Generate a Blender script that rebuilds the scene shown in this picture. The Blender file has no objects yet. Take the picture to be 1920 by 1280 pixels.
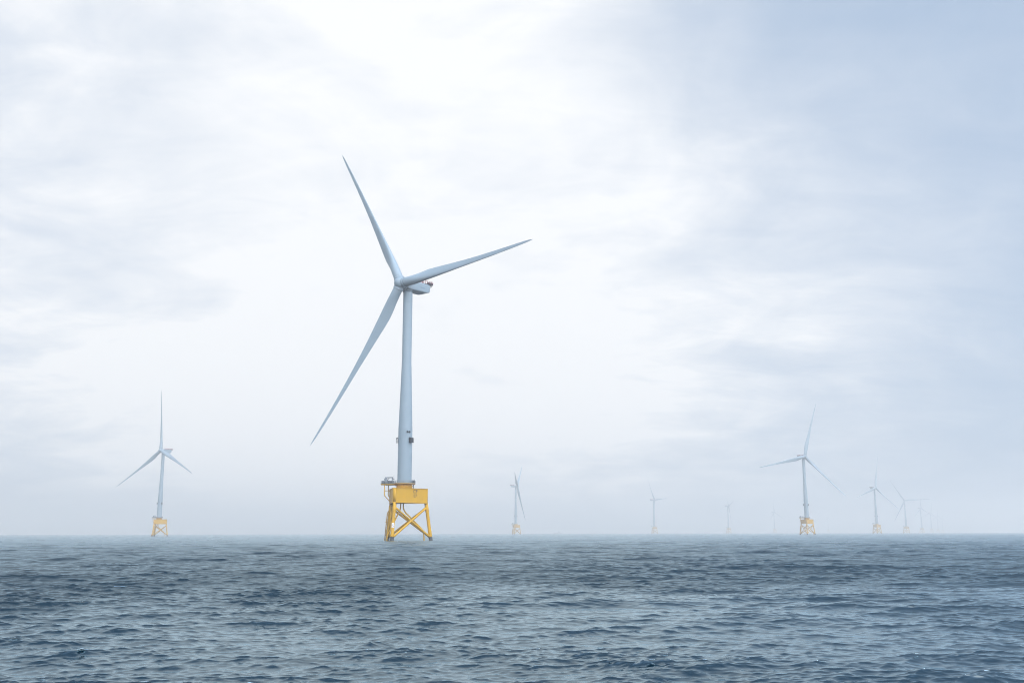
import bpy, bmesh, math, random
import numpy as np
from mathutils import Vector, Matrix

SC = bpy.context.scene
COL = SC.collection
R = math.radians

# ------------------------------------------------------------------ camera
F_PX, PITCH, ROLL, CAM_H = 1857.4, 10.941, -0.115, 3.1
cp, sp = math.cos(R(PITCH)), math.sin(R(PITCH))
right, fwd, up = Vector((1, 0, 0)), Vector((0, cp, sp)), Vector((0, -sp, cp))
cr, sr = math.cos(R(ROLL)), math.sin(R(ROLL))
r2, u2 = cr * right + sr * up, -sr * right + cr * up
cam_d = bpy.data.cameras.new('camera')
cam = bpy.data.objects.new('camera', cam_d)
COL.objects.link(cam)
mw = Matrix((r2, u2, -fwd)).transposed().to_4x4()
mw.translation = (0, 0, CAM_H)
cam.matrix_world = mw
cam_d.sensor_fit = 'HORIZONTAL'
cam_d.sensor_width = 36.0
cam_d.lens = F_PX / 1920 * 36.0
cam_d.clip_start = 0.3
cam_d.clip_end = 60000
SC.camera = cam

# ------------------------------------------------------------------ exposure and render settings
SC.view_settings.view_transform = 'Standard'
SC.view_settings.look = 'None'
SC.view_settings.exposure = 0.56
SC.view_settings.gamma = 1.0
SC.view_settings.use_curve_mapping = False
SC.render.engine = 'CYCLES'
cy = SC.cycles
cy.use_adaptive_sampling = True
cy.adaptive_threshold = 0.004
cy.pixel_filter_type = 'BLACKMAN_HARRIS'
cy.filter_width = 1.05
cy.adaptive_min_samples = 16
cy.use_denoising = True
try:
    cy.denoiser = 'OPENIMAGEDENOISE'
    cy.denoising_input_passes = 'RGB_ALBEDO_NORMAL'
    cy.denoising_prefilter = 'ACCURATE'
except Exception:
    pass
cy.max_bounces = 6
cy.diffuse_bounces = 2
cy.glossy_bounces = 3
cy.transmission_bounces = 2
cy.volume_bounces = 3
cy.sample_clamp_indirect = 4.0
cy.caustics_reflective = False
cy.caustics_refractive = False

# ------------------------------------------------------------------ sun and sky
SUN_AZ, SUN_EL = 125.0, 52.0          # degrees; azimuth from +Y, positive to the right
sun_d = bpy.data.lights.new('sun', 'SUN')
sun_d.energy = 0.6
sun_d.angle = R(35)
sun_d.color = (1.0, 0.96, 0.9)
sun = bpy.data.objects.new('sun', sun_d)
COL.objects.link(sun)
S = Vector((math.sin(R(SUN_AZ)) * math.cos(R(SUN_EL)), math.cos(R(SUN_AZ)) * math.cos(R(SUN_EL)), math.sin(R(SUN_EL))))
sun.rotation_euler = S.to_track_quat('Z', 'Y').to_euler()
sun.location = (0, 0, 400)


class NT:
    """Small helper for wiring shader nodes."""
    def __init__(self, tree):
        self.t, self.n, self.l = tree, tree.nodes, tree.links

    def new(self, kind, **kw):
        nd = self.n.new(kind)
        for k, v in kw.items():
            setattr(nd, k, v)
        return nd

    def put(self, sock, v):
        if isinstance(v, bpy.types.NodeSocket):
            self.l.new(v, sock)
        else:
            sock.default_value = v

    def math(self, op, a, b=0.0, c=None, clamp=False):
        nd = self.new('ShaderNodeMath', operation=op, use_clamp=clamp)
        self.put(nd.inputs[0], a)
        self.put(nd.inputs[1], b)
        if c is not None:
            self.put(nd.inputs[2], c)
        return nd.outputs[0]

    def vmath(self, op, a, b=(0, 0, 0)):
        nd = self.new('ShaderNodeVectorMath', operation=op)
        self.put(nd.inputs[0], a)
        self.put(nd.inputs[1], b)
        return nd.outputs['Value'] if op in ('DOT_PRODUCT', 'LENGTH', 'DISTANCE') else nd.outputs[0]

    def ramp(self, v, lo, hi, a=0.0, b=1.0, smooth=True):
        nd = self.new('ShaderNodeMapRange', interpolation_type='SMOOTHSTEP' if smooth else 'LINEAR')
        self.put(nd.inputs[0], v)
        for i, x in enumerate((lo, hi, a, b)):
            nd.inputs[1 + i].default_value = x
        return nd.outputs[0]

    def mix(self, f, a, b):
        nd = self.new('ShaderNodeMix', data_type='RGBA')
        self.put(nd.inputs[0], f)
        self.put(nd.inputs[6], a)
        self.put(nd.inputs[7], b)
        return nd.outputs[2]

    def noise(self, vec, scale, detail=4, rough=0.5, dist=0.0):
        nd = self.new('ShaderNodeTexNoise')
        if vec is not None:
            self.put(nd.inputs['Vector'], vec)
        nd.inputs['Scale'].default_value = scale
        nd.inputs['Detail'].default_value = detail
        nd.inputs['Roughness'].default_value = rough
        nd.inputs['Distortion'].default_value = dist
        return nd.outputs['Fac']


W = bpy.data.worlds.new('World')
SC.world = W
W.use_nodes = True
w = NT(W.node_tree)
w.n.clear()
SKY_STRENGTH = 0.1
SKY_SEED = 8.2
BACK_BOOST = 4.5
sky = w.new('ShaderNodeTexSky', sky_type='NISHITA')
sky.sun_disc = False
sky.sun_elevation = R(SUN_EL)
sky.sun_rotation = R(SUN_AZ)
sky.dust_density = 3.0
tc = w.new('ShaderNodeTexCoord')
d = tc.outputs['Generated']
sep = w.new('ShaderNodeSeparateXYZ')
w.put(sep.inputs[0], d)
dx, dy, dz = sep.outputs
# cloud sheet: the direction cut with a flat layer overhead, so the streaks flatten towards the horizon
hz = w.math('ADD', w.math('ABSOLUTE', dz), 0.26)
comb = w.new('ShaderNodeCombineXYZ')
w.put(comb.inputs[0], w.math('DIVIDE', dx, hz))
w.put(comb.inputs[1], w.math('DIVIDE', dy, hz))
comb.inputs[2].default_value = SKY_SEED
lay = comb.outputs[0]
n1 = w.noise(w.vmath('MULTIPLY', lay, (1.0, 0.8, 1)), 0.75, 5, 0.5, 0.5)
n2 = w.noise(w.vmath('MULTIPLY', lay, (1.0, 1.0, 1)), 3.0, 6, 0.55, 0.7)
n3 = w.noise(w.vmath('MULTIPLY', lay, (0.8, 1.5, 1)), 7.0, 5, 0.6, 0.5)
# thickness of the layer in front of the sun: bright round a point left of centre, thinner and bluer to the right and behind
GA, GE = -7.0, 20.0
G = Vector((math.sin(R(GA)) * math.cos(R(GE)), math.cos(R(GA)) * math.cos(R(GE)), math.sin(R(GE))))
cosg = w.vmath('DOT_PRODUCT', d, tuple(G))
ang = w.math('ARCCOSINE', w.math('MINIMUM', cosg, 0.99999))
away = w.math('MULTIPLY', w.ramp(ang, R(6), R(60), 0.0, 0.62), w.ramp(dy, -0.4, 0.25, 0.1, 1.0))
# azimuth to the right of the view
azr = w.math('ARCTAN2', dx, dy)
rgt = w.math('MULTIPLY', w.ramp(azr, R(-2), R(44), 0.0, 1.35), w.ramp(cosg, 0.0, 0.8, 0.0, 1.0))
hole = w.math('MULTIPLY', w.ramp(azr, R(-6), R(24), 0.0, 0.35), w.ramp(dz, 0.30, 0.50, 0.0, 1.0))
high = w.math('MULTIPLY', w.ramp(dz, 0.50, 0.75, 0.0, 1.6), w.ramp(dy, -0.3, 0.2, 0.0, 1.0))
lft = w.math('MULTIPLY', w.ramp(azr, R(-10), R(-34), 0.0, 0.3), w.ramp(cosg, 0.0, 0.8, 0.0, 1.0))
away = w.math('ADD', away, lft)
t = w.math('ADD', w.math('ADD', away, rgt), w.math('ADD', hole, high))
amp = w.ramp(ang, R(4), R(30), 0.5, 1.15)
nn = w.math('ADD', w.math('MULTIPLY', w.math('SUBTRACT', n1, 0.5), 1.7),
            w.math('ADD', w.math('MULTIPLY', w.math('SUBTRACT', n2, 0.5), 1.25),
                   w.math('MULTIPLY', w.math('SUBTRACT', n3, 0.5), 0.6)))
t = w.math('ADD', t, w.math('MULTIPLY', nn, amp))
t = w.math('MAXIMUM', w.math('ADD', t, -0.01), 0.0)
bright = (0.685 / SKY_STRENGTH, 0.692 / SKY_STRENGTH, 0.705 / SKY_STRENGTH, 1)
grey = (0.235 / SKY_STRENGTH, 0.33 / SKY_STRENGTH, 0.465 / SKY_STRENGTH, 1)
gap = w.mix(0.85, sky.outputs[0], grey)
t = w.math('SUBTRACT', 1.0, w.math('EXPONENT', w.math('MULTIPLY', t, -1.35)))
skycol = w.mix(t, bright, gap)
# extra sky brightness added overhead and behind the camera to light haze and fronts, bluer cloud high up in front
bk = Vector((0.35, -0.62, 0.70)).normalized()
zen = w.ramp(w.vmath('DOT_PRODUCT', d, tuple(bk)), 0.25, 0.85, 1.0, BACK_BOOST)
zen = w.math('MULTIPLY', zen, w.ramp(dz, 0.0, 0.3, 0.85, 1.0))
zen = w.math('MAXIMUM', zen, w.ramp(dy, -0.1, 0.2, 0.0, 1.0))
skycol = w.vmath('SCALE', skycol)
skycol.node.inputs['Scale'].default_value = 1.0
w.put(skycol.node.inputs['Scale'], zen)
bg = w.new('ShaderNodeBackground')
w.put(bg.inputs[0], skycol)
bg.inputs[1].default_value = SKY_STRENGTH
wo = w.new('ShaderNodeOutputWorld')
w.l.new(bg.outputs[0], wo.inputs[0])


# ------------------------------------------------------------------ materials
def principled(name):
    m = bpy.data.materials.new(name)
    m.use_nodes = True
    k = NT(m.node_tree)
    b = k.n['Principled BSDF']
    return m, k, b


def paint(name, col, rough=0.4, var=0.06, dirt=(0.25, 0.22, 0.18), dirt_amt=0.12, scale=0.5, metallic=0.0, zs=0.25):
    m, k, b = principled(name)
    tcn = k.new('ShaderNodeTexCoord')
    v = k.vmath('MULTIPLY', tcn.outputs['Object'], (1, 1, zs))
    f1 = k.noise(v, scale, 5, 0.6)
    f2 = k.noise(v, scale * 6, 6, 0.65)
    lo = tuple(c * (1 - var) for c in col) + (1,)
    hi = tuple(min(1, c * (1 + var)) for c in col) + (1,)
    c = k.mix(f1, lo, hi)
    c = k.mix(k.math('MULTIPLY', k.ramp(f2, 0.52, 0.78), dirt_amt), c, tuple(dirt) + (1,))
    k.put(b.inputs['Base Color'], c)
    k.put(b.inputs['Roughness'], k.ramp(f2, 0.3, 0.7, rough - 0.06, rough + 0.08))
    b.inputs['Metallic'].default_value = metallic
    b.inputs['Specular IOR Level'].default_value = 0.25
    return m


M_WHITE = paint('pale_grey_paint', (0.20, 0.265, 0.32), 0.35, 0.04, (0.3, 0.33, 0.35), 0.10, 0.12)
M_YELLOW = paint('yellow_paint', (0.45, 0.25, 0.0005), 0.45, 0.10, (0.2, 0.1, 0.02), 0.35, 0.35)
M_GALV = paint('galvanised_steel', (0.17, 0.20, 0.23), 0.5, 0.12, (0.2, 0.19, 0.17), 0.2, 1.5, 0.0, 1.0)
M_DARK = paint('dark_grey_steel', (0.013, 0.02, 0.03), 0.5, 0.15, (0.05, 0.05, 0.05), 0.2, 1.5, 0.0, 1.0)
M_GROWTH = paint('wet_marine_growth', (0.018, 0.022, 0.026), 0.35, 0.4, (0.05, 0.05, 0.03), 0.5, 1.5, 0.0, 1.0)
M_RED = paint('red_paint', (0.2, 0.012, 0.03), 0.45, 0.1, (0.2, 0.05, 0.05), 0.15, 1.5, 0.0, 1.0)
M_SIGN = paint('white_sign', (0.78, 0.78, 0.80), 0.4, 0.04, (0.4, 0.4, 0.4), 0.1, 2.0, 0.0, 1.0)
M_INK = paint('dark_lettering', (0.04, 0.03, 0.02), 0.6, 0.2, (0.3, 0.2, 0.08), 0.4, 3.0, 0.0, 1.0)
M_LOGO = paint('grey_blue_lettering', (0.13, 0.20, 0.28), 0.5, 0.1, (0.3, 0.3, 0.3), 0.2, 3.0, 0.0, 1.0)
M_BLUEINK = paint('navy_sign_ink', (0.03, 0.04, 0.14), 0.5, 0.1, (0.1, 0.1, 0.1), 0.1, 3.0, 0.0, 1.0)


# ------------------------------------------------------------------ mesh helpers
def frame(axis):
    z = Vector(axis).normalized()
    x = z.orthogonal().normalized()
    return x, z.cross(x), z


def sweep(bm, pts, radii, seg=12, cap=True, mat=0):
    pts = [Vector(p) for p in pts]
    if not hasattr(radii, '__len__'):
        radii = [radii] * len(pts)
    rings, x = [], None
    for i, p in enumerate(pts):
        a = pts[max(i - 1, 0)]
        b = pts[min(i + 1, len(pts) - 1)]
        z = (b - a).normalized()
        x = z.orthogonal().normalized() if x is None else (x - z * x.dot(z)).normalized()
        y = z.cross(x)
        rings.append([bm.verts.new(p + radii[i] * (x * math.cos(2 * math.pi * k / seg) + y * math.sin(2 * math.pi * k / seg))) for k in range(seg)])
    for A, B in zip(rings, rings[1:]):
        for k in range(seg):
            f = bm.faces.new((A[k], A[(k + 1) % seg], B[(k + 1) % seg], B[k]))
            f.smooth = True
            f.material_index = mat
    if cap:
        for rg, flip in ((rings[0], True), (rings[-1], False)):
            f = bm.faces.new(list(reversed(rg)) if flip else rg)
            f.material_index = mat


def block(bm, c, size, rz=0.0, mat=0, bev=0.0, tilt=None):
    m = Matrix.Translation(Vector(c)) @ Matrix.Rotation(rz, 4, 'Z')
    if tilt is not None:
        m = m @ tilt
    m = m @ Matrix.Diagonal((size[0], size[1], size[2], 1))
    g = bmesh.ops.create_cube(bm, size=1.0, matrix=m)
    fs = set(f for v in g['verts'] for f in v.link_faces)
    for f in fs:
        f.material_index = mat
    if bev:
        es = list(set(e for v in g['verts'] for e in v.link_edges))
        bmesh.ops.bevel(bm, geom=es, offset=bev, segments=2, affect='EDGES', clamp_overlap=True)


def prism(bm, poly, z0, z1, mat=0):
    """A vertical prism on a plan polygon (counter-clockwise)."""
    a = [bm.verts.new((x, y, z0)) for x, y in poly]
    b = [bm.verts.new((x, y, z1)) for x, y in poly]
    n = len(poly)
    for i in range(n):
        bm.faces.new((a[i], a[(i + 1) % n], b[(i + 1) % n], b[i])).material_index = mat
    bm.faces.new(list(reversed(a))).material_index = mat
    bm.faces.new(b).material_index = mat


def obj(name, bm, mats, parent=None, loc=None, smooth_angle=None):
    me = bpy.data.meshes.new(name)
    bmesh.ops.recalc_face_normals(bm, faces=bm.faces[:])
    bm.to_mesh(me)
    bm.free()
    for m in (mats if isinstance(mats, (list, tuple)) else [mats]):
        me.materials.append(m)
    o = bpy.data.objects.new(name, me)
    COL.objects.link(o)
    if parent:
        o.parent = parent
    if loc:
        o.location = loc
    return o


def tag(o, label=None, cat=None, group=None, kind=None):
    for k, v in (('label', label), ('category', cat), ('group', group), ('kind', kind)):
        if v:
            o[k] = v
    return o


def text_mesh(body, size, name, mat, parent, depth=0.02, spacing=1.0):
    cu = bpy.data.curves.new(name, 'FONT')
    cu.body = body
    cu.size = size
    cu.align_x = 'CENTER'
    cu.align_y = 'CENTER'
    cu.extrude = depth / 2
    cu.offset = 0.035
    cu.space_line = 0.9
    cu.space_character = spacing
    tmp = bpy.data.objects.new('tmp_text', cu)
    COL.objects.link(tmp)
    dg = bpy.context.evaluated_depsgraph_get()
    me = bpy.data.meshes.new_from_object(tmp.evaluated_get(dg))
    COL.objects.unlink(tmp)
    bpy.data.objects.remove(tmp)
    bpy.data.curves.remove(cu)
    me.name = name
    me.materials.clear()
    me.materials.append(mat)
    o = bpy.data.objects.new(name, me)
    COL.objects.link(o)
    o.parent = parent
    return o


def P3(rad, deg, z):
    return Vector((rad * math.cos(R(deg)), rad * math.sin(R(deg)), z))


# ------------------------------------------------------------------ sea
def build_sea():
    rng = np.random.default_rng(11)
    step = 0.05
    dense = np.arange(-32, 32 + 1e-6, step)
    ext, a, s = [], 32.0, step
    while a < 180:
        s = min(s * 1.12, 3.0)
        a += s
        ext.append(a)
    ext = np.array(ext[:-1])
    ext = ext[ext < 179.0]
    ang = np.radians(np.concatenate([-ext[::-1], dense, ext]))   # from +Y, clockwise positive
    rows = [2.0]
    while rows[-1] < 14000:
        r = rows[-1]
        rows.append(r * (1.012 if r < 17 else 1.0 + float(np.interp(r, (17, 60, 220, 700), (0.0019, 0.0019, 0.0034, 0.011)))))
    rad = np.array(rows)
    na, nr = len(ang), len(rad)
    da = np.empty(na)
    da[1:-1] = (ang[2:] - ang[:-2]) / 2
    da[0], da[-1] = da[1], da[-2]
    drr = np.gradient(rad)
    rr, aa = np.meshgrid(rad, ang, indexing='ij')
    X = (rr * np.sin(aa)).astype(np.float32).ravel()
    Y = (rr * np.cos(aa)).astype(np.float32).ravel()
    SR = np.repeat(drr, na).astype(np.float32)
    SA = (rr * da[None, :]).astype(np.float32).ravel()
    AN = aa.astype(np.float32).ravel()
    RR = rr.astype(np.float32).ravel()
    # slow patches where the short waves are rougher or calmer
    patch = np.zeros_like(X)
    for _ in range(14):
        L = rng.uniform(9, 60)
        th = rng.uniform(0, 2 * np.pi)
        patch += np.sin((X * np.cos(th) + 0.6 * Y * np.sin(th)) * (2 * np.pi / L) + rng.uniform(0, 6.28)).astype(np.float32)
    patch = 1.0 + 0.24 * np.tanh(patch / 3.0)
    DX, DY, DZ = np.zeros_like(X), np.zeros_like(X), np.zeros_like(X)
    lost = np.zeros_like(X)
    comps = []
    N = 340
    lam = np.exp(np.linspace(math.log(0.14), math.log(8.0), N) + rng.uniform(-.5, .5, N) * 0.014)
    dln = math.log(8.0 / 0.14) / N
    for L in lam:
        k = 2 * np.pi / L
        mss = MSS * dln * SPEC(L)
        a_ = math.sqrt(2 * mss) / k
        th = math.radians(WAVE_DIR) + rng.normal(0, 0.55 if L < 3 else 0.42)
        comps.append((k, a_, th, rng.uniform(0, 6.2832), 1.0))
    for L, a_, th in ((23, .045, -100), (31, .06, -78), (44, .075, -95), (19, .035, -70), (7.1, .025, -90), (8.3, .028, -96), (9.6, .028, -74), (11.2, .027, -104), (12.8, .026, -84), (14.5, .03, -92)):
        comps.append((2 * np.pi / L, a_, math.radians(th), rng.uniform(0, 6.28), 0.0))
    CH = 120000
    for i0 in range(0, len(X), CH):
        sl = slice(i0, i0 + CH)
        x, y, sr_, sa_, an, pt = X[sl], Y[sl], SR[sl], SA[sl], AN[sl], patch[sl]
        rmax = RR[sl].max()
        for k, a_, th, ph, pm in comps:
            cx, cyy = math.cos(th), math.sin(th)
            # phase step between neighbours along and across the line of sight
            cr_ = np.abs(np.sin(an) * cx + np.cos(an) * cyy)
            st = k * np.maximum(cr_ * sr_, 0.75 * sa_)
            wgt = np.clip((2.9 - st) / 1.3, 0, 1)
            amp = a_ * (pt if pm else 1.0)
            lost[sl] += (1 - wgt * wgt) * (amp * k) ** 2 / 2
            if wgt.max() <= 0:
                continue
            amp = amp * wgt
            p = (k * (x * cx + y * cyy) + ph).astype(np.float32)
            c, s = np.cos(p), np.sin(p)
            DZ[sl] += amp * c
            DX[sl] -= amp * s * (CHOP * cx)
            DY[sl] -= amp * s * (CHOP * cyy)
    co = np.empty((len(X), 3), np.float32)
    co[:, 0], co[:, 1], co[:, 2] = X + DX, Y + DY, DZ
    nv = len(co)
    idx = np.arange(nv, dtype=np.int32).reshape(nr, na)
    q = np.stack([idx[:-1, :-1], idx[1:, :-1], idx[1:, 1:], idx[:-1, 1:]], -1).reshape(-1, 4)
    qw = np.stack([idx[:-1, -1], idx[1:, -1], idx[1:, 0], idx[:-1, 0]], -1).reshape(-1, 4)
    q = np.concatenate([q, qw])[:, ::-1]
    # the inner hole right below the camera
    co = np.concatenate([co, np.zeros((1, 3), np.float32)])
    t0 = idx[0]
    tri = np.stack([np.full(na, nv, np.int32), np.roll(t0, -1), t0], -1)
    loops = np.concatenate([q.ravel(), tri.ravel()]).astype(np.int32)
    starts = np.concatenate([np.arange(len(q)) * 4, len(q) * 4 + np.arange(len(tri)) * 3]).astype(np.int32)
    me = bpy.data.meshes.new('sea')
    me.vertices.add(len(co))
    me.vertices.foreach_set('co', co.ravel())
    me.loops.add(len(loops))
    me.loops.foreach_set('vertex_index', loops)
    me.polygons.add(len(starts))
    me.polygons.foreach_set('loop_start', starts)
    me.polygons.foreach_set('use_smooth', np.ones(len(starts), bool))
    me.update(calc_edges=True)
    at = me.attributes.new('lost_slope', 'FLOAT', 'POINT')
    at.data.foreach_set('value', np.concatenate([lost, [0.0]]).astype(np.float32))
    at = me.attributes.new('ruffle', 'FLOAT', 'POINT')
    at.data.foreach_set('value', np.concatenate([patch, [1.0]]).astype(np.float32))
    o = bpy.data.objects.new('sea', me)
    COL.objects.link(o)
    tag(o, 'choppy dark blue sea reaching to the horizon', None, None, 'structure')
    m, k, b = principled('sea_water')
    lo = k.new('ShaderNodeAttribute', attribute_name='lost_slope').outputs['Fac']
    ru = k.new('ShaderNodeAttribute', attribute_name='ruffle').outputs['Fac']
    # slopes too small for the mesh widen the reflection: alpha = sqrt(2 mss), roughness = sqrt(alpha)
    alpha = k.math('SQRT', k.math('ADD', k.math('MULTIPLY', lo, 2.0 * LOST_K), 0.00008))
    k.n.remove(b)
    rough = k.math('MINIMUM', k.math('SQRT', alpha), 0.55)
    g = k.new('ShaderNodeNewGeometry').outputs['Position']
    v = k.vmath('MULTIPLY', g, (0.62, 1.0, 1.0))
    n_a = k.noise(v, 4.2, 3, 0.55, 0.6)
    n_b = k.noise(v, 13.0, 2, 0.5, 0.3)
    h = k.math('ADD', k.math('MULTIPLY', n_a, 0.005), k.math('MULTIPLY', n_b, 0.0008))
    h = k.math('MULTIPLY', h, k.math('POWER', ru, 1.5))
    bp = k.new('ShaderNodeBump')
    bp.inputs['Strength'].default_value = 0.6
    bp.inputs['Distance'].default_value = 1.0
    k.put(bp.inputs['Height'], h)
    gl = k.new('ShaderNodeBsdfGlossy')
    gl.inputs['Color'].default_value = (0.76, 0.92, 1.0, 1)
    k.put(gl.inputs['Roughness'], rough)
    k.l.new(bp.outputs[0], gl.inputs['Normal'])
    df = k.new('ShaderNodeBsdfDiffuse')
    df.inputs['Color'].default_value = WATER_COL
    fr = k.new('ShaderNodeFresnel')
    fr.inputs['IOR'].default_value = 1.62
    k.l.new(bp.outputs[0], fr.inputs['Normal'])
    mx = k.new('ShaderNodeMixShader')
    # a rough far sea shows mostly facets that lean towards the viewer: less mirror-like than the flat mean surface
    fac = k.math('MULTIPLY', fr.outputs[0], k.ramp(lo, 0.0022, 0.0074, 1.0, 0.54, False))
    k.put(mx.inputs[0], fac)
    k.l.new(df.outputs[0], mx.inputs[1])
    k.l.new(gl.outputs[0], mx.inputs[2])
    k.l.new(mx.outputs[0], next(q for q in k.n if q.type == 'OUTPUT_MATERIAL').inputs['Surface'])
    me.materials.append(m)
    return o


LOST_K = 0.12
SPEC = lambda L: float(np.interp(math.log(L), np.log((0.14, 0.3, 0.8, 2.0, 4.0, 8.0)), (1.4, 2.0, 1.9, 1.0, 0.7, 0.7)))
MSS, CHOP, WAVE_DIR = 0.0057, 2.3, -84.0
WATER_COL = (0.0001, 0.009, 0.018, 1)
build_sea()

# ------------------------------------------------------------------ the wind turbine, built once
BASE_Z = 0.45
HUB_Z, OVER, TILT, DECK_Z = 111.59, 4.37, 6.06, 23.7
BLADE_R = 82.0
LEG_DEG = (12.0, 132.0, 252.0)          # plan bearing of the three jacket legs
BOX_Z0, BOX_Z1 = 15.3, 21.5


def leg_point(i, z):
    return P3(11.7 - (11.7 - 9.5) * z / BOX_Z0, LEG_DEG[i], z)


def ring_path(rad, z, a0, a1, n):
    return [P3(rad, a0 + (a1 - a0) * k / n, z) for k in range(n + 1)]


def blade_mesh():
    bm = bmesh.new()
    tab = [  # r/R, chord, thickness ratio, circle-to-foil blend, twist in degrees
        (0.028, 4.15, 1.0, 0.0, 16), (0.05, 4.15, 1.0, 0.0, 16), (0.085, 4.35, 0.92, 0.2, 15.5), (0.12, 4.85, 0.72, 0.5, 14.5),
        (0.16, 5.35, 0.53, 0.8, 13), (0.20, 5.5, 0.43, 1.0, 11.5), (0.25, 5.2, 0.37, 1, 10), (0.32, 4.55, 0.32, 1, 8),
        (0.40, 3.85, 0.29, 1, 6.2), (0.5, 3.05, 0.26, 1, 4.5), (0.6, 2.5, 0.24, 1, 3.2), (0.7, 2.08, 0.22, 1, 2.1),
        (0.8, 1.68, 0.20, 1, 1.2), (0.88, 1.36, 0.19, 1, 0.6), (0.94, 1.05, 0.18, 1, 0.2), (0.975, 0.72, 0.18, 1, 0), (0.993, 0.36, 0.18, 1, 0), (1.0, 0.08, 0.3, 1, 0)]
    ts = np.array([q[0] for q in tab])
    fine = sorted(set(list(ts) + list(np.linspace(0.05, 0.97, 46))))
    n, rings = 28, []
    for t_ in fine:
        ch, th, bl, tw = (float(np.interp(t_, ts, [q[j] for q in tab])) for j in (1, 2, 3, 4))
        tw = R(tw + PITCH_ANGLE)
        ax = 0.5 - 0.13 * bl                                          # share of the chord ahead of the pitch axis
        pb = BLADE_R * (0.045 * t_ + 0.055 * t_ * t_)
        ring = []
        for k in range(n):
            a = 2 * math.pi * k / n
            xc = (1 - math.cos(a)) / 2                                # 0 at the leading edge
            foil = 5 * (0.2969 * math.sqrt(xc) - 0.126 * xc - 0.3516 * xc ** 2 + 0.2843 * xc ** 3 - 0.1036 * xc ** 4)
            half = (1 - bl) * abs(math.sin(a)) / 2 + bl * foil
            tt = half * th * (1 if math.sin(a) >= 0 else -1)
            camber = 0.03 * bl * 4 * xc * (1 - xc)
            yy = (ax - xc) * ch
            xx = -(tt + camber) * ch
            ring.append(bm.verts.new((xx * math.cos(tw) + yy * math.sin(tw) + pb, yy * math.cos(tw) - xx * math.sin(tw), t_ * BLADE_R)))
        rings.append(ring)
    for A, B in zip(rings, rings[1:]):
        for k in range(n):
            bm.faces.new((A[k], A[(k + 1) % n], B[(k + 1) % n], B[k])).smooth = True
    bm.faces.new(rings[0])
    bm.faces.new(rings[-1])
    return bm


PITCH_ANGLE = 4.0


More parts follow.
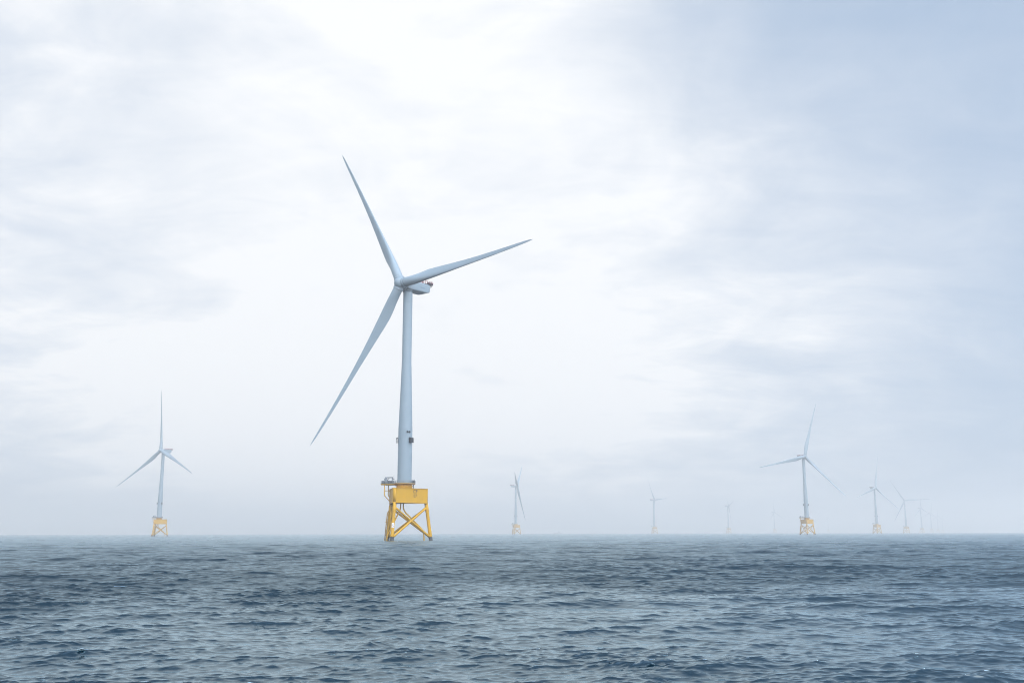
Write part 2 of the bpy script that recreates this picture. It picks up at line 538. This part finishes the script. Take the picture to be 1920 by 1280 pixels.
def build_turbine():
    root = bpy.data.objects.new('wind_turbine', None)
    COL.objects.link(root)
    root.empty_display_size = 5
    near_only = []
    # --- jacket legs
    for i in range(3):
        bm = bmesh.new()
        sweep(bm, [leg_point(i, z) for z in (-3.0, 1.15)], 0.82, 24, True, 1)
        sweep(bm, [leg_point(i, z) for z in (1.15, 1.6, 3.6, 3.9, 11.5, 11.8, BOX_Z0 + 0.2)], [0.78, 0.78, 0.78, 0.72, 0.72, 0.78, 0.78], 24)
        obj('leg', bm, [M_YELLOW, M_GROWTH], root)
    # --- cross braces, one X on each face
    for i in range(3):
        j = (i + 1) % 3
        for a, b, rad in ((i, j, 0.44), (j, i, 0.46)):
            bm = bmesh.new()
            p, q = leg_point(a, 13.6), leg_point(b, 0.9)
            dv = (q - p).normalized()
            sweep(bm, [p, p + dv * 2.2, p + dv * 2.5, q - dv * 2.5, q - dv * 2.2, q], [rad * 1.15, rad * 1.15, rad, rad, rad * 1.15, rad * 1.15], 16)
            obj('cross_brace', bm, M_YELLOW, root)
    # --- transition box
    bm = bmesh.new()
    poly, polyf = [], []
    for i in range(3):
        for sgn in (-1, 1):
            c = P3(9.9, LEG_DEG[i], 0)
            tdir = P3(1, LEG_DEG[i] + 90, 0)
            p = c + tdir * (0.85 * sgn)
            poly.append((p.x, p.y))
            p = P3(10.12, LEG_DEG[i], 0) + tdir * (1.02 * sgn)
            polyf.append((p.x, p.y))
        m0 = P3(5.62, LEG_DEG[i] + 60 - 11, 0)
        m1 = P3(5.62, LEG_DEG[i] + 60 + 11, 0)
        poly += [(m0.x, m0.y), (m1.x, m1.y)]
        m0 = P3(5.8, LEG_DEG[i] + 60 - 11, 0)
        m1 = P3(5.8, LEG_DEG[i] + 60 + 11, 0)
        polyf += [(m0.x, m0.y), (m1.x, m1.y)]
    prism(bm, poly, BOX_Z0 + 0.16, BOX_Z1 - 0.16)
    prism(bm, polyf, BOX_Z0, BOX_Z0 + 0.158)
    prism(bm, polyf, BOX_Z1 - 0.158, BOX_Z1)
    for i in range(3):      # corner posts carry the legs up through the box
        sweep(bm, [P3(9.32, LEG_DEG[i], BOX_Z0 + 0.17), P3(9.32, LEG_DEG[i], BOX_Z1 - 0.17)], 0.86, 24)
    box = obj('transition_piece', bm, M_YELLOW, root)
    # lid under the deck
    bm = bmesh.new()
    sweep(bm, [(0, 0, BOX_Z1 + 0.004), (0, 0, 22.6), (0, 0, 22.65), (0, 0, DECK_Z - 0.22)], [3.6, 3.35, 3.35, 3.35], 48)
    obj('tower_base_ring', bm, M_YELLOW, root)
    # --- deck: round walkway with an arm out to the boat-landing side
    EXT = 156.0
    bm = bmesh.new()
    pts = []
    for k in range(49):
        a = EXT + 27 + (360 - 54) * k / 48
        p = P3(4.75, a, 0)
        pts.append((p.x, p.y))
    e, tv = P3(1, EXT, 0), P3(1, EXT + 90, 0)
    for q in (e * 10.6 - tv * 2.2, e * 10.6 + tv * 2.2):
        pts.append((q.x, q.y))
    prism(bm, pts, DECK_Z - 0.22, DECK_Z - 0.02)
    for k in range(12):     # brackets under the walkway
        a = EXT + 30 + 27.5 * k
        sweep(bm, [P3(3.3, a, DECK_Z - 1.3), P3(4.6, a, DECK_Z - 0.2)], 0.09, 8)
    for s in (-1, 1):
        sweep(bm, [e * 3.0 + tv * 1.9 * s + Vector((0, 0, DECK_Z - 0.4)), e * 10.5 + tv * 1.9 * s + Vector((0, 0, DECK_Z - 0.4))], 0.16, 8)
    obj('deck', bm, M_YELLOW, root)
    # strut holding the arm
    bm = bmesh.new()
    for s in (-1, 1):
        o_ = tv * 1.6 * s
        sweep(bm, [e * 8.9 + o_ + Vector((0, 0, DECK_Z - 0.4)), e * 8.9 + o_ + Vector((0, 0, 19.2)), e * 8.75 + o_ + Vector((0, 0, 18.6)), e * 6.2 + o_ + Vector((0, 0, 16.2))], 0.2, 10)
        sweep(bm, [e * 8.9 + o_ + Vector((0, 0, 20.7)), e * 6.0 + o_ + Vector((0, 0, 20.7))], 0.13, 8)
    obj('deck_strut', bm, M_YELLOW, root)
    # railing round the deck
    bm = bmesh.new()
    rail = [Vector((x, y, 0)) * 0.985 for x, y in pts]
    rail.append(rail[0])
    dense = []
    for a, b in zip(rail, rail[1:]):
        n = max(1, int((b - a).length / 0.65))
        dense += [a.lerp(b, k / n) for k in range(n)]
    dense.append(rail[-1])
    for h in (0.4, 0.78, 1.15):
        sweep(bm, [p + Vector((0, 0, DECK_Z + h)) for p in dense], 0.065, 6)
    sweep(bm, [p + Vector((0, 0, DECK_Z + 0.08)) for p in dense], 0.09, 6)
    acc = 0
    for a, b in zip(dense, dense[1:]):
        acc += (b - a).length
        if acc > 0.62:
            acc = 0
            sweep(bm, [b + Vector((0, 0, DECK_Z - 0.02)), b + Vector((0, 0, DECK_Z + 1.17))], 0.07, 6)
    obj('deck_railing', bm, M_GALV, root)
    # equipment lockers on the deck
    for a, rad, sz in ((EXT + 14, 5.6, (1.3, 0.9, 1.1)), (EXT - 8, 8.8, (1.0, 1.2, 1.4)), (-28, 4.35, (0.7, 1.1, 1.25)), (EXT + 4, 10.1, (0.8, 1.6, 1.3))):
        bm = bmesh.new()
        p = P3(rad, a, DECK_Z + sz[2] / 2)
        block(bm, p, sz, R(a), 0, 0.05)
        block(bm, p + Vector((0, 0, sz[2] / 2 + 0.035)), (sz[0] + .1, sz[1] + .1, 0.06), R(a))
        near_only.append(obj('equipment_locker', bm, M_DARK, root))
    # davit crane
    bm = bmesh.new()
    c0 = e * 8.9 + tv * 0.3 + Vector((0, 0, DECK_Z))
    bx = Vector((1, -0.25, 0)).normalized()
    sweep(bm, [c0, c0 + Vector((0, 0, 1.5)), c0 + Vector((0, 0, 1.55)), c0 + Vector((0, 0, 2.7))], [0.62, 0.58, 0.42, 0.42], 14)
    block(bm, c0 + Vector((0, 0, 2.75)) + bx * 1.2, (3.6, 0.5, 0.42), math.atan2(bx.y, bx.x), 0, 0.05)
    block(bm, c0 + Vector((0, 0, 2.0)) - bx * 0.55, (0.6, 0.8, 0.9), math.atan2(bx.y, bx.x), 0, 0.05)
    sweep(bm, [c0 + Vector((0, 0, 1.4)) + bx * 0.45, c0 + Vector((0, 0, 2.55)) + bx * 1.3], 0.14, 8)
    sweep(bm, [c0 + bx * 2.7 + Vector((0, 0, 0.02)), c0 + bx * 2.7 + Vector((0, 0, 2.54))], 0.2, 10)
    sweep(bm, [c0 + bx * 2.95 + Vector((0, 0, 1.7)), c0 + bx * 2.95 + Vector((0, 0, 2.6))], 0.08, 8)
    obj('davit_crane', bm, M_GALV, root)
    # whip aerial and lantern
    bm = bmesh.new()
    p = P3(4.6, EXT + 24, DECK_Z)
    sweep(bm, [p, p + Vector((0, 0, 1.6)), p + Vector((0, 0, 3.6))], [0.07, 0.06, 0.03], 8)
    block(bm, p + Vector((0, 0, 1.9)), (0.35, 0.35, 0.5), 0, 0, 0.04)
    near_only.append(obj('aerial', bm, M_DARK, root))
    bm = bmesh.new()
    p = P3(4.75, -30, DECK_Z)
    for dx_ in (-0.45, 0.45):
        sweep(bm, [p + P3(dx_, 60, -0.2), p + P3(0.0, 60, -1.25)], 0.1, 8)
    sweep(bm, [p + Vector((0, 0, -2.2)), p + Vector((0, 0, -1.1))], 0.17, 10)
    sweep(bm, [p + P3(.4, -30, 0.3), p + P3(.4, -30, 1.6)], [0.16, 0.1], 10)
    near_only.append(obj('navigation_lantern', bm, M_DARK, root))
    # J-tubes for the cables
    for pth in ([(-1.3, -1.2, 15.3), (-1.35, -1.2, 13.4), (-1.7, -1.6, 12.0), (-2.4, -2.4, 10.4), (-4.6, -5.4, 5.0), (-5.6, -6.6, 2.6), (-6.1, -7.3, 1.0), (-6.2, -7.6, -2.5)],
                [(-0.1, -1.6, 15.3), (-0.1, -1.6, 13.8), (0.2, -1.5, 12.5), (1.1, -1.3, 11.1), (2.3, -1.0, 10.0), (5.6, 0.0, 6.6), (7.3, 0.5, 4.9), (8.1, 0.7, 3.7), (8.5, 0.8, 2.2), (8.7, 0.9, 0.4), (8.75, 0.9, -2.5)]):
        bm = bmesh.new()
        pp = [Vector(p) for p in pth]
        sm = []
        for k in range(len(pp) - 1):
            a = pp[max(k - 1, 0)]
            b, c, d_ = pp[k], pp[k + 1], pp[min(k + 2, len(pp) - 1)]
            for s in range(4):
                u = s / 4
                sm.append(0.5 * ((2 * b) + (c - a) * u + (2 * a - 5 * b + 4 * c - d_) * u * u + (3 * b - a - 3 * c + d_) * u ** 3))
        sm.append(pp[-1])
        sweep(bm, sm, 0.28, 12)
        obj('cable_tube', bm, M_YELLOW, root)
    # boat landing on the far-left leg: two bumper pipes, stubs and a ladder
    bm = bmesh.new()
    LB = 1
    og = P3(1, 168, 0)
    sd = P3(1, 258, 0)
    top, bot = leg_point(LB, 12.2), leg_point(LB, -2.5)
    for s in (-0.8, 0.8):
        sweep(bm, [top + og * 0.6 + sd * s + Vector((0, 0, 0)), leg_point(LB, 11.2) + og * 1.05 + sd * s, bot + og * 1.05 + sd * s], 0.2, 10)
        for z in (0.8, 4.2, 7.6, 10.6):
            sweep(bm, [leg_point(LB, z) + og * 1.05 + sd * s, leg_point(LB, z) + sd * s * 0.4], 0.14, 8)
    for s in (-0.22, 0.22):
        sweep(bm, [leg_point(LB, -2.5) + og * 0.8 + sd * s, leg_point(LB, 14.5) + og * 0.8 + sd * s], 0.05, 6)
    for k in range(56):
        z = -2.2 + 0.3 * k
        sweep(bm, [leg_point(LB, z) + og * 0.8 - sd * 0.22, leg_point(LB, z) + og * 0.8 + sd * 0.22], 0.025, 5)
    for z in (1.9, 3.4, 5.2, 6.6, 8.8, 10.2):
        sweep(bm, [leg_point(LB, z) + og * 1.05, leg_point(LB, z) + og * 1.5], 0.1, 6)
    block(bm, leg_point(LB, 7.6) + og * 1.05, (1.4, 2.2, 0.22), R(168))
    obj('boat_landing', bm, M_YELLOW, root)
    # --- tower
    bm = bmesh.new()
    kz, kr = (DECK_Z - 0.2, 46.6, 47.4, 76.9, 77.8, 108.2), (3.07, 3.045, 3.02, 2.10, 2.085, 2.07)
    zs = list(np.arange(DECK_Z - 0.2, 108.2, 1.0)) + [108.2]
    sweep(bm, [(0, 0, z) for z in zs], [float(np.interp(z, kz, kr)) for z in zs], 64)
    for z, r_, h in ((DECK_Z + 0.2, 3.14, 0.4), (35.0, 3.075, 0.1), (46.95, 3.06, 0.14), (62.0, 2.585, 0.1), (77.3, 2.115, 0.12), (92.0, 2.095, 0.1), (108.8, 2.2, 1.1)):
        sweep(bm, [(0, 0, z - h / 2), (0, 0, z + h / 2)], r_, 64)
    tower = obj('tower', bm, M_WHITE, root)
    # hollow dark boxes half way up
    for a in (-36, 186, 75):
        bm = bmesh.new()
        er, et = P3(1, a, 0), P3(1, a + 90, 0)
        z = 41.1
        arc = [(3.95, 0.0), (3.95, 1.75), (3.85, 2.1), (3.6, 2.3), (3.18, 2.3)]
        inner = [(3.72, 0.0), (3.72, 1.65), (3.66, 1.9), (3.5, 2.05), (3.18, 2.05)]
        vo = [[bm.verts.new(er * r_ + et * s + Vector((0, 0, z + h))) for s in (-1.05, 1.05)] for r_, h in arc]
        vi = [[bm.verts.new(er * r_ + et * s + Vector((0, 0, z + h))) for s in (-1.05, 1.05)] for r_, h in inner]
        for A, B in ((vo, vi),):
            for k in range(len(A) - 1):
                bm.faces.new((A[k][0], A[k][1], A[k + 1][1], A[k + 1][0]))
                bm.faces.new((B[k][1], B[k][0], B[k + 1][0], B[k + 1][1]))
                for s in (0, 1):
                    bm.faces.new((A[k][s], A[k + 1][s], B[k + 1][s], B[k][s]))
            bm.faces.new((A[0][0], B[0][0], B[0][1], A[0][1]))
            bm.faces.new((A[-1][0], A[-1][1], B[-1][1], B[-1][0]))
        block(bm, er * 3.2 + Vector((0, 0, z + 1.0)), (0.24, 2.0, 1.9), R(a))
        obj('vent_cover', bm, M_DARK, root)
    for a, w_ in ((-68, 0.8), (-50, 0.9)):
        bm = bmesh.new()
        p = P3(3.12, a, 45.75)
        block(bm, p + Vector((0, 0, 0)), (0.4, w_, 0.34), R(a), 0, 0.04)
        block(bm, p + P3(0.28, a, 0.1), (0.22, w_ * 0.45, 0.75), R(a), 0, 0.03)
        sweep(bm, [p + P3(0.2, a, -0.1), p + P3(0.24, a - 20, -0.65)], 0.07, 6)
        near_only.append(obj('tower_fixture', bm, M_DARK, root))
    bm = bmesh.new()
    block(bm, P3(2.1, -75, 103.6), (0.1, 1.2, 0.1), R(-75))
    near_only.append(obj('tower_hatch', bm, M_LOGO, root))
    # --- nacelle (x axis along the rotor axis, origin on the tower axis at hub height)
    bm = bmesh.new()
    HW, ZB, ZT = 3.05, -2.45, 1.75
    sec = [  # x, half width, bottom, top
        (2.0, 2.3, -2.0, 1.9), (1.0, 2.75, -2.35, 2.1), (-1.0, HW, ZB, 2.1), (-4.0, HW, ZB, 2.0), (-9.0, HW, ZB + 0.05, ZT), (-10.6, HW - 0.1, ZB + 0.45, ZT - 0.05), (-11.3, HW - 0.45, ZB + 1.25, ZT - 0.25)]
    rings = []
    for x, hw, zb, zt in sec:
        c = 0.4
        ring = []
        for (y, z) in ((hw - c, zb), (hw - .12, zb + .1), (hw, zb + c), (hw, zt - 0.6), (hw - .2, zt - .2), (hw - .7, zt),
                       (-hw + .7, zt), (-hw + .2, zt - .2), (-hw, zt - .6), (-hw, zb + c), (-hw + .12, zb + .1), (-hw + c, zb)):
            ring.append(bm.verts.new((x, y, z)))
        rings.append(ring)
    n = len(rings[0])
    for A, B in zip(rings, rings[1:]):
        for k in range(n):
            bm.faces.new((A[k], A[(k + 1) % n], B[(k + 1) % n], B[k]))
    bm.faces.new(rings[0])
    bm.faces.new(rings[-1])
    # yaw collar
    sweep(bm, [(0, 0, ZB - 0.35), (0, 0, ZB + 0.05)], [2.3, 2.5], 32)
    nac = obj('nacelle', bm, M_WHITE, root)
    # hoist platform on the nacelle roof
    bm = bmesh.new()
    PX0, PX1, PY, PZ = -6.6, -13.2, 2.5, 1.95
    block(bm, ((PX0 + PX1) / 2, 0, PZ), (abs(PX1 - PX0), PY * 2, 0.2))
    block(bm, (-13.0, 0, PZ - 0.75), (0.2, PY * 1.6, 0.2))
    for s in (-1, 1):
        sweep(bm, [(-13.0, s * 2.0, PZ - 0.8), (-13.0, s * 2.0, PZ)], 0.1, 6)
        sweep(bm, [(-11.2, s * 2.0, PZ - 0.9), (-13.0, s * 2.0, PZ - 0.75)], 0.1, 6)
        block(bm, (-11.3, s * (PY - 0.05), PZ + 0.55), (3.6, 0.06, 0.9))
    block(bm, (PX1 + 0.05, 0, PZ + 0.55), (0.06, PY * 2, 0.9))
    obj('hoist_platform', bm, M_DARK, nac)
    bm = bmesh.new()
    rp = [(-3.6, PY), (PX1, PY), (PX1, -PY), (-3.6, -PY), (-3.6, PY)]
    for h in (0.7, 1.45):
        for (ax_, ay), (bx_, by) in zip(rp, rp[1:]):
            sweep(bm, [(ax_, ay, PZ + h), (bx_, by, PZ + h)], 0.07, 6)
    for k in range(9):
        for s in (-1, 1):
            x = -3.6 + (PX1 + 3.6) * k / 8
            sweep(bm, [(x, s * PY, PZ - 0.2), (x, s * PY, PZ + 1.47)], 0.08, 6)
    for y in (-1.2, 0, 1.2):
        sweep(bm, [(PX1, y, PZ), (PX1, y, PZ + 1.47)], 0.055, 6)
    for s in (-1, 1):
        block(bm, (-5.5, s * PY, PZ + 0.62), (0.5, 0.05, 1.3))
        block(bm, (-6.6, s * PY, PZ + 0.62), (0.45, 0.05, 1.3))
    obj('hoist_railing', bm, M_RED, nac)
    for x, y, h in ((-8.2, 0.6, 2.4), (-9.2, -0.8, 2.1)):
        bm = bmesh.new()
        sweep(bm, [(x, y, PZ), (x, y, PZ + h)], 0.05, 6)
        sweep(bm, [(x, y - 0.4, PZ + h), (x, y + 0.4, PZ + h)], 0.06, 6)
        block(bm, (x, y, PZ + h + 0.12), (0.2, 0.2, 0.2))
        near_only.append(obj('wind_sensor', bm, M_DARK, nac))
    # --- hub with spinner; local x = rotor axis
    bm = bmesh.new()
    prof = [(-2.35, 2.2), (-2.3, 2.55), (-1.4, 2.72), (-0.2, 2.8), (1.0, 2.68), (1.9, 2.32), (2.6, 1.75), (3.05, 1.1), (3.25, 0.5), (3.3, 0.05)]
    pf = []
    xs = [q[0] for q in prof]
    for k in range(31):
        x = -2.35 + 5.65 * k / 30
        pf.append((x, float(np.interp(x, xs, [q[1] for q in prof]))))
    sweep(bm, [(x, 0, 0) for x, _ in prof], [r_ for _, r_ in prof], 48)
    sweep(bm, [(-3.2, 0, 0), (-2.3, 0, 0)], 2.05, 40)
    for k in range(3):
        a = k * 2 * math.pi / 3
        dirv = Vector((math.sin(R(2.6)), math.sin(a), math.cos(a)))
        sweep(bm, [dirv * 1.0, dirv * 2.72, dirv * 2.8, dirv * 3.02, dirv * 3.06], [2.2, 2.28, 2.3, 2.3, 2.2], 40)
    hub = obj('hub', bm, M_WHITE, root)
    bmx = blade_mesh()
    b0 = obj('blade', bmx, M_WHITE, hub)
    blades = [b0]
    for k in (1, 2):
        c = b0.copy()
        COL.objects.link(c)
        blades.append(c)
    for k, b in enumerate(blades):
        b.parent = hub
        b.rotation_euler = (-k * 2 * math.pi / 3, 0, 0)
    return root, nac, hub, near_only


def pose(root, nac, hub, x, y, psi, phi):
    root.location = (x, y, BASE_Z)
    nac.location = (0, 0, HUB_Z)
    nac.rotation_euler = (0, 0, R(psi))
    c, s = math.cos(R(psi)), math.sin(R(psi))
    ct, st = math.cos(R(TILT)), math.sin(R(TILT))
    n = Vector((c * ct, s * ct, st))
    u = Vector((-s, c, 0))
    wv = n.cross(u)
    m = Matrix((n, u, wv)).transposed() @ Matrix.Rotation(R(-phi), 3, 'X')
    hub.location = (OVER * c, OVER * s, HUB_Z)
    hub.rotation_euler = m.to_euler()


root, nac, hub, near_only = build_turbine()


def copy_turbine(skip):
    r = root.copy()
    COL.objects.link(r)
    out = {}
    for ch in list(root.children):
        if ch in skip:
            continue
        c = ch.copy()
        COL.objects.link(c)
        c.parent = r
        out[ch.name] = c
        for g in list(ch.children):
            if g in skip:
                continue
            q = g.copy()
            COL.objects.link(q)
            q.parent = c
    return r, out[nac.name], out[hub.name]


GROUP = 'offshore wind turbines of the wind farm'
FARM = [  # x, y, rotor heading, rotor phase, distance class, label
    (-466.08, 1327.33, -120.04, -5.37, 1, 'lone pale grey wind turbine at far left, one blade pointing straight up'),
    (426.34, 1457.24, -75.73, 16.86, 1, 'pale grey turbine on faded yellow jacket, largest of those on the right'),
    (903.52, 2497.25, -63.20, 11.26, 1, 'hazy turbine right of the largest right-hand one, upright blade and nacelle pointing left'),
    (1362.43, 3485.85, -105.69, -31.70, 2, 'faint turbine with one blade level to the right, third in the right-hand row'),
    (1885, 4640, -60, 0, 2, 'very faint turbine with one blade straight up, fourth in the right-hand row'),
    (2370, 5700, -65, -105, 2, 'barely visible turbine with one blade level to the left, fifth in the right-hand row'),
    (2850, 6750, -63, 125, 2, 'ghostly turbine almost lost in haze, sixth in the right-hand row'),
    (3330, 7800, -63, 20, 2, 'last and smallest ghostly turbine at the right-hand end of the row'),
    (8.07, 2362.24, -8.96, -69.93, 1, 'hazy turbine seen side-on with a long blade hanging down, near the middle of the horizon'),
    (477.43, 3390.98, -34.83, -35.06, 2, 'faint turbine midway along the horizon with one blade level to the right'),
    (901.60, 4203.25, -1.05, -76.37, 2, 'very faint side-on turbine with its nacelle to the left and a blade raised right'),
    (1420, 5460, -48, -3, 2, 'ghostly turbine just left of the largest right-hand one'),
    (2353, 7510, -50, 10, 2, 'almost invisible tiny turbine just right of the largest right-hand one'),
]
drop_far = set(near_only) | {o for o in root.children if o.name.split('.')[0] in ('deck_strut', 'vent_cover_x')}
for x, y, psi, phi, lod, lab in FARM:
    r, nc, hb = copy_turbine(set(near_only) if lod == 1 else drop_far)
    pose(r, nc, hb, x, y, psi, phi)
    tag(r, lab, 'wind turbine', GROUP)
    if lab.startswith('hazy turbine seen side-on'):       # this one stands with its blades feathered
        for b in hb.children:
            axis = Vector((math.sin(R(5.69)), 0, math.cos(R(5.69))))
            b.matrix_local = b.rotation_euler.to_matrix().to_4x4() @ Matrix.Rotation(R(-60), 4, axis)

# the near turbine itself, with its lettering
pose(root, nac, hub, -46.46, 430.51, -130.31, -31.02)
tag(root, 'huge near wind turbine with bright yellow jacket marked CF 07', 'wind turbine', GROUP)

# identification letters on the box face between the front leg and the right leg
a0 = P3(9.9, LEG_DEG[2], 0) + P3(1, LEG_DEG[2] + 90, 0) * 0.85
a1 = P3(9.9, LEG_DEG[0], 0) - P3(1, LEG_DEG[0] + 90, 0) * 0.85
m0, m1 = P3(5.62, LEG_DEG[2] + 49, 0), P3(5.62, LEG_DEG[2] + 71, 0)


def on_face(p, q, tpar, z, off=0.015):
    tdir = (q - p).normalized()
    nrm = Vector((tdir.y, -tdir.x, 0))
    pos = p.lerp(q, tpar) + nrm * off + Vector((0, 0, z))
    m = Matrix((tdir, Vector((0, 0, 1)), nrm)).transposed().to_4x4()
    m.translation = pos
    return m


for body, z in (('CF', 20.15), ('07', 18.3)):
    tx = text_mesh(body, 2.0 if body == 'CF' else 1.75, 'lettering', M_INK, root, 0.02)
    tx.matrix_local = on_face(m1, a1, 0.10, z)
# nacelle lettering on both flanks
for s in (1, -1):
    tx = text_mesh('Vestas', 1.0, 'lettering', M_LOGO, nac, 0.02)
    p = Vector((-6.2, s * 3.062, -0.55))
    tdir = Vector((-s, 0, 0))
    m = Matrix((tdir, Vector((0, 0, 1)), Vector((0, s, 0)))).transposed().to_4x4()
    m.translation = p
    tx.matrix_local = m
# sign plate on the front leg
bm = bmesh.new()
zc = 6.0
pc = leg_point(2, zc)
vd = (Vector((46.46, -430.5, 0)) - Vector((pc.x, pc.y, 0))).normalized()
vx = Vector((-vd.y, vd.x, 0))
block(bm, pc + vd * 0.83, (0.06, 1.0, 1.9), math.atan2(vd.y, vd.x))
sg = obj('sign_plate', bm, M_SIGN, root)
bm = bmesh.new()
zz = [(-0.22, 0.62), (0.2, 0.3), (-0.14, -0.02), (0.24, -0.34), (-0.1, -0.68)]
for (a, h), (b, g) in zip(zz, zz[1:]):
    sweep(bm, [pc + vd * 0.875 + vx * a + Vector((0, 0, h)), pc + vd * 0.875 + vx * b + Vector((0, 0, g))], 0.085, 6)
obj('sign_symbol', bm, M_BLUEINK, sg)

# ------------------------------------------------------------------ far ship on the horizon
ship = bpy.data.objects.new('ship', None)
COL.objects.link(ship)
ship.location = (275, 6150, 0)
ship.rotation_euler = (0, 0, R(8))
bm = bmesh.new()
stn = [(-27, 4.5, 4.4), (-24, 6, 4.2), (0, 6.5, 4.0), (15, 6, 4.6), (22, 3.6, 5.6), (27, 0.3, 6.6)]
rg = []
for x, hw, top in stn:
    rg.append([bm.verts.new(p) for p in ((x, -hw, top), (x, -hw * .8, -1.5), (x, hw * .8, -1.5), (x, hw, top))])
for A, B in zip(rg, rg[1:]):
    for k in range(4):
        bm.faces.new((A[k], A[(k + 1) % 4], B[(k + 1) % 4], B[k]))
bm.faces.new(rg[0])
bm.faces.new(rg[-1])
obj('hull', bm, M_DARK, ship)
bm = bmesh.new()
block(bm, (8, 0, 7.4), (12, 10, 6), 0, 0, 0.3)
block(bm, (9, 0, 11.8), (8, 9, 2.7), 0, 0, 0.3)
obj('deckhouse', bm, M_WHITE, ship)
bm = bmesh.new()
sweep(bm, [(7, 0, 13.1), (7, 0, 20)], [0.4, 0.15], 8)
sweep(bm, [(7, -2.2, 17), (7, 2.2, 17)], 0.12, 6)
obj('mast', bm, M_DARK, ship)
tag(ship, 'hazy grey ship low on the horizon right of the middle turbine', 'ship')

# ------------------------------------------------------------------ haze
bm = bmesh.new()
HB = 15500.0
block(bm, (0, 0, 98.0), (2 * HB, 2 * HB, 204.0))
hz_o = obj('haze', bm, [])
hm = bpy.data.materials.new('sea_haze')
hm.use_nodes = True
k = NT(hm.node_tree)
k.n.clear()
pv = k.new('ShaderNodeVolumePrincipled')
pv.inputs['Color'].default_value = (1.0, 0.985, 0.96, 1)
pv.inputs['Density'].default_value = 0.00036
pv.inputs['Anisotropy'].default_value = 0.5
mo = k.new('ShaderNodeOutputMaterial')
k.l.new(pv.outputs[0], mo.inputs['Volume'])
hm.cycles.volume_sampling = 'DISTANCE'
hm.cycles.homogeneous_volume = True
hz_o.data.materials.append(hm)
tag(hz_o, 'pale sea haze that hides the farthest turbines', None, None, 'stuff')
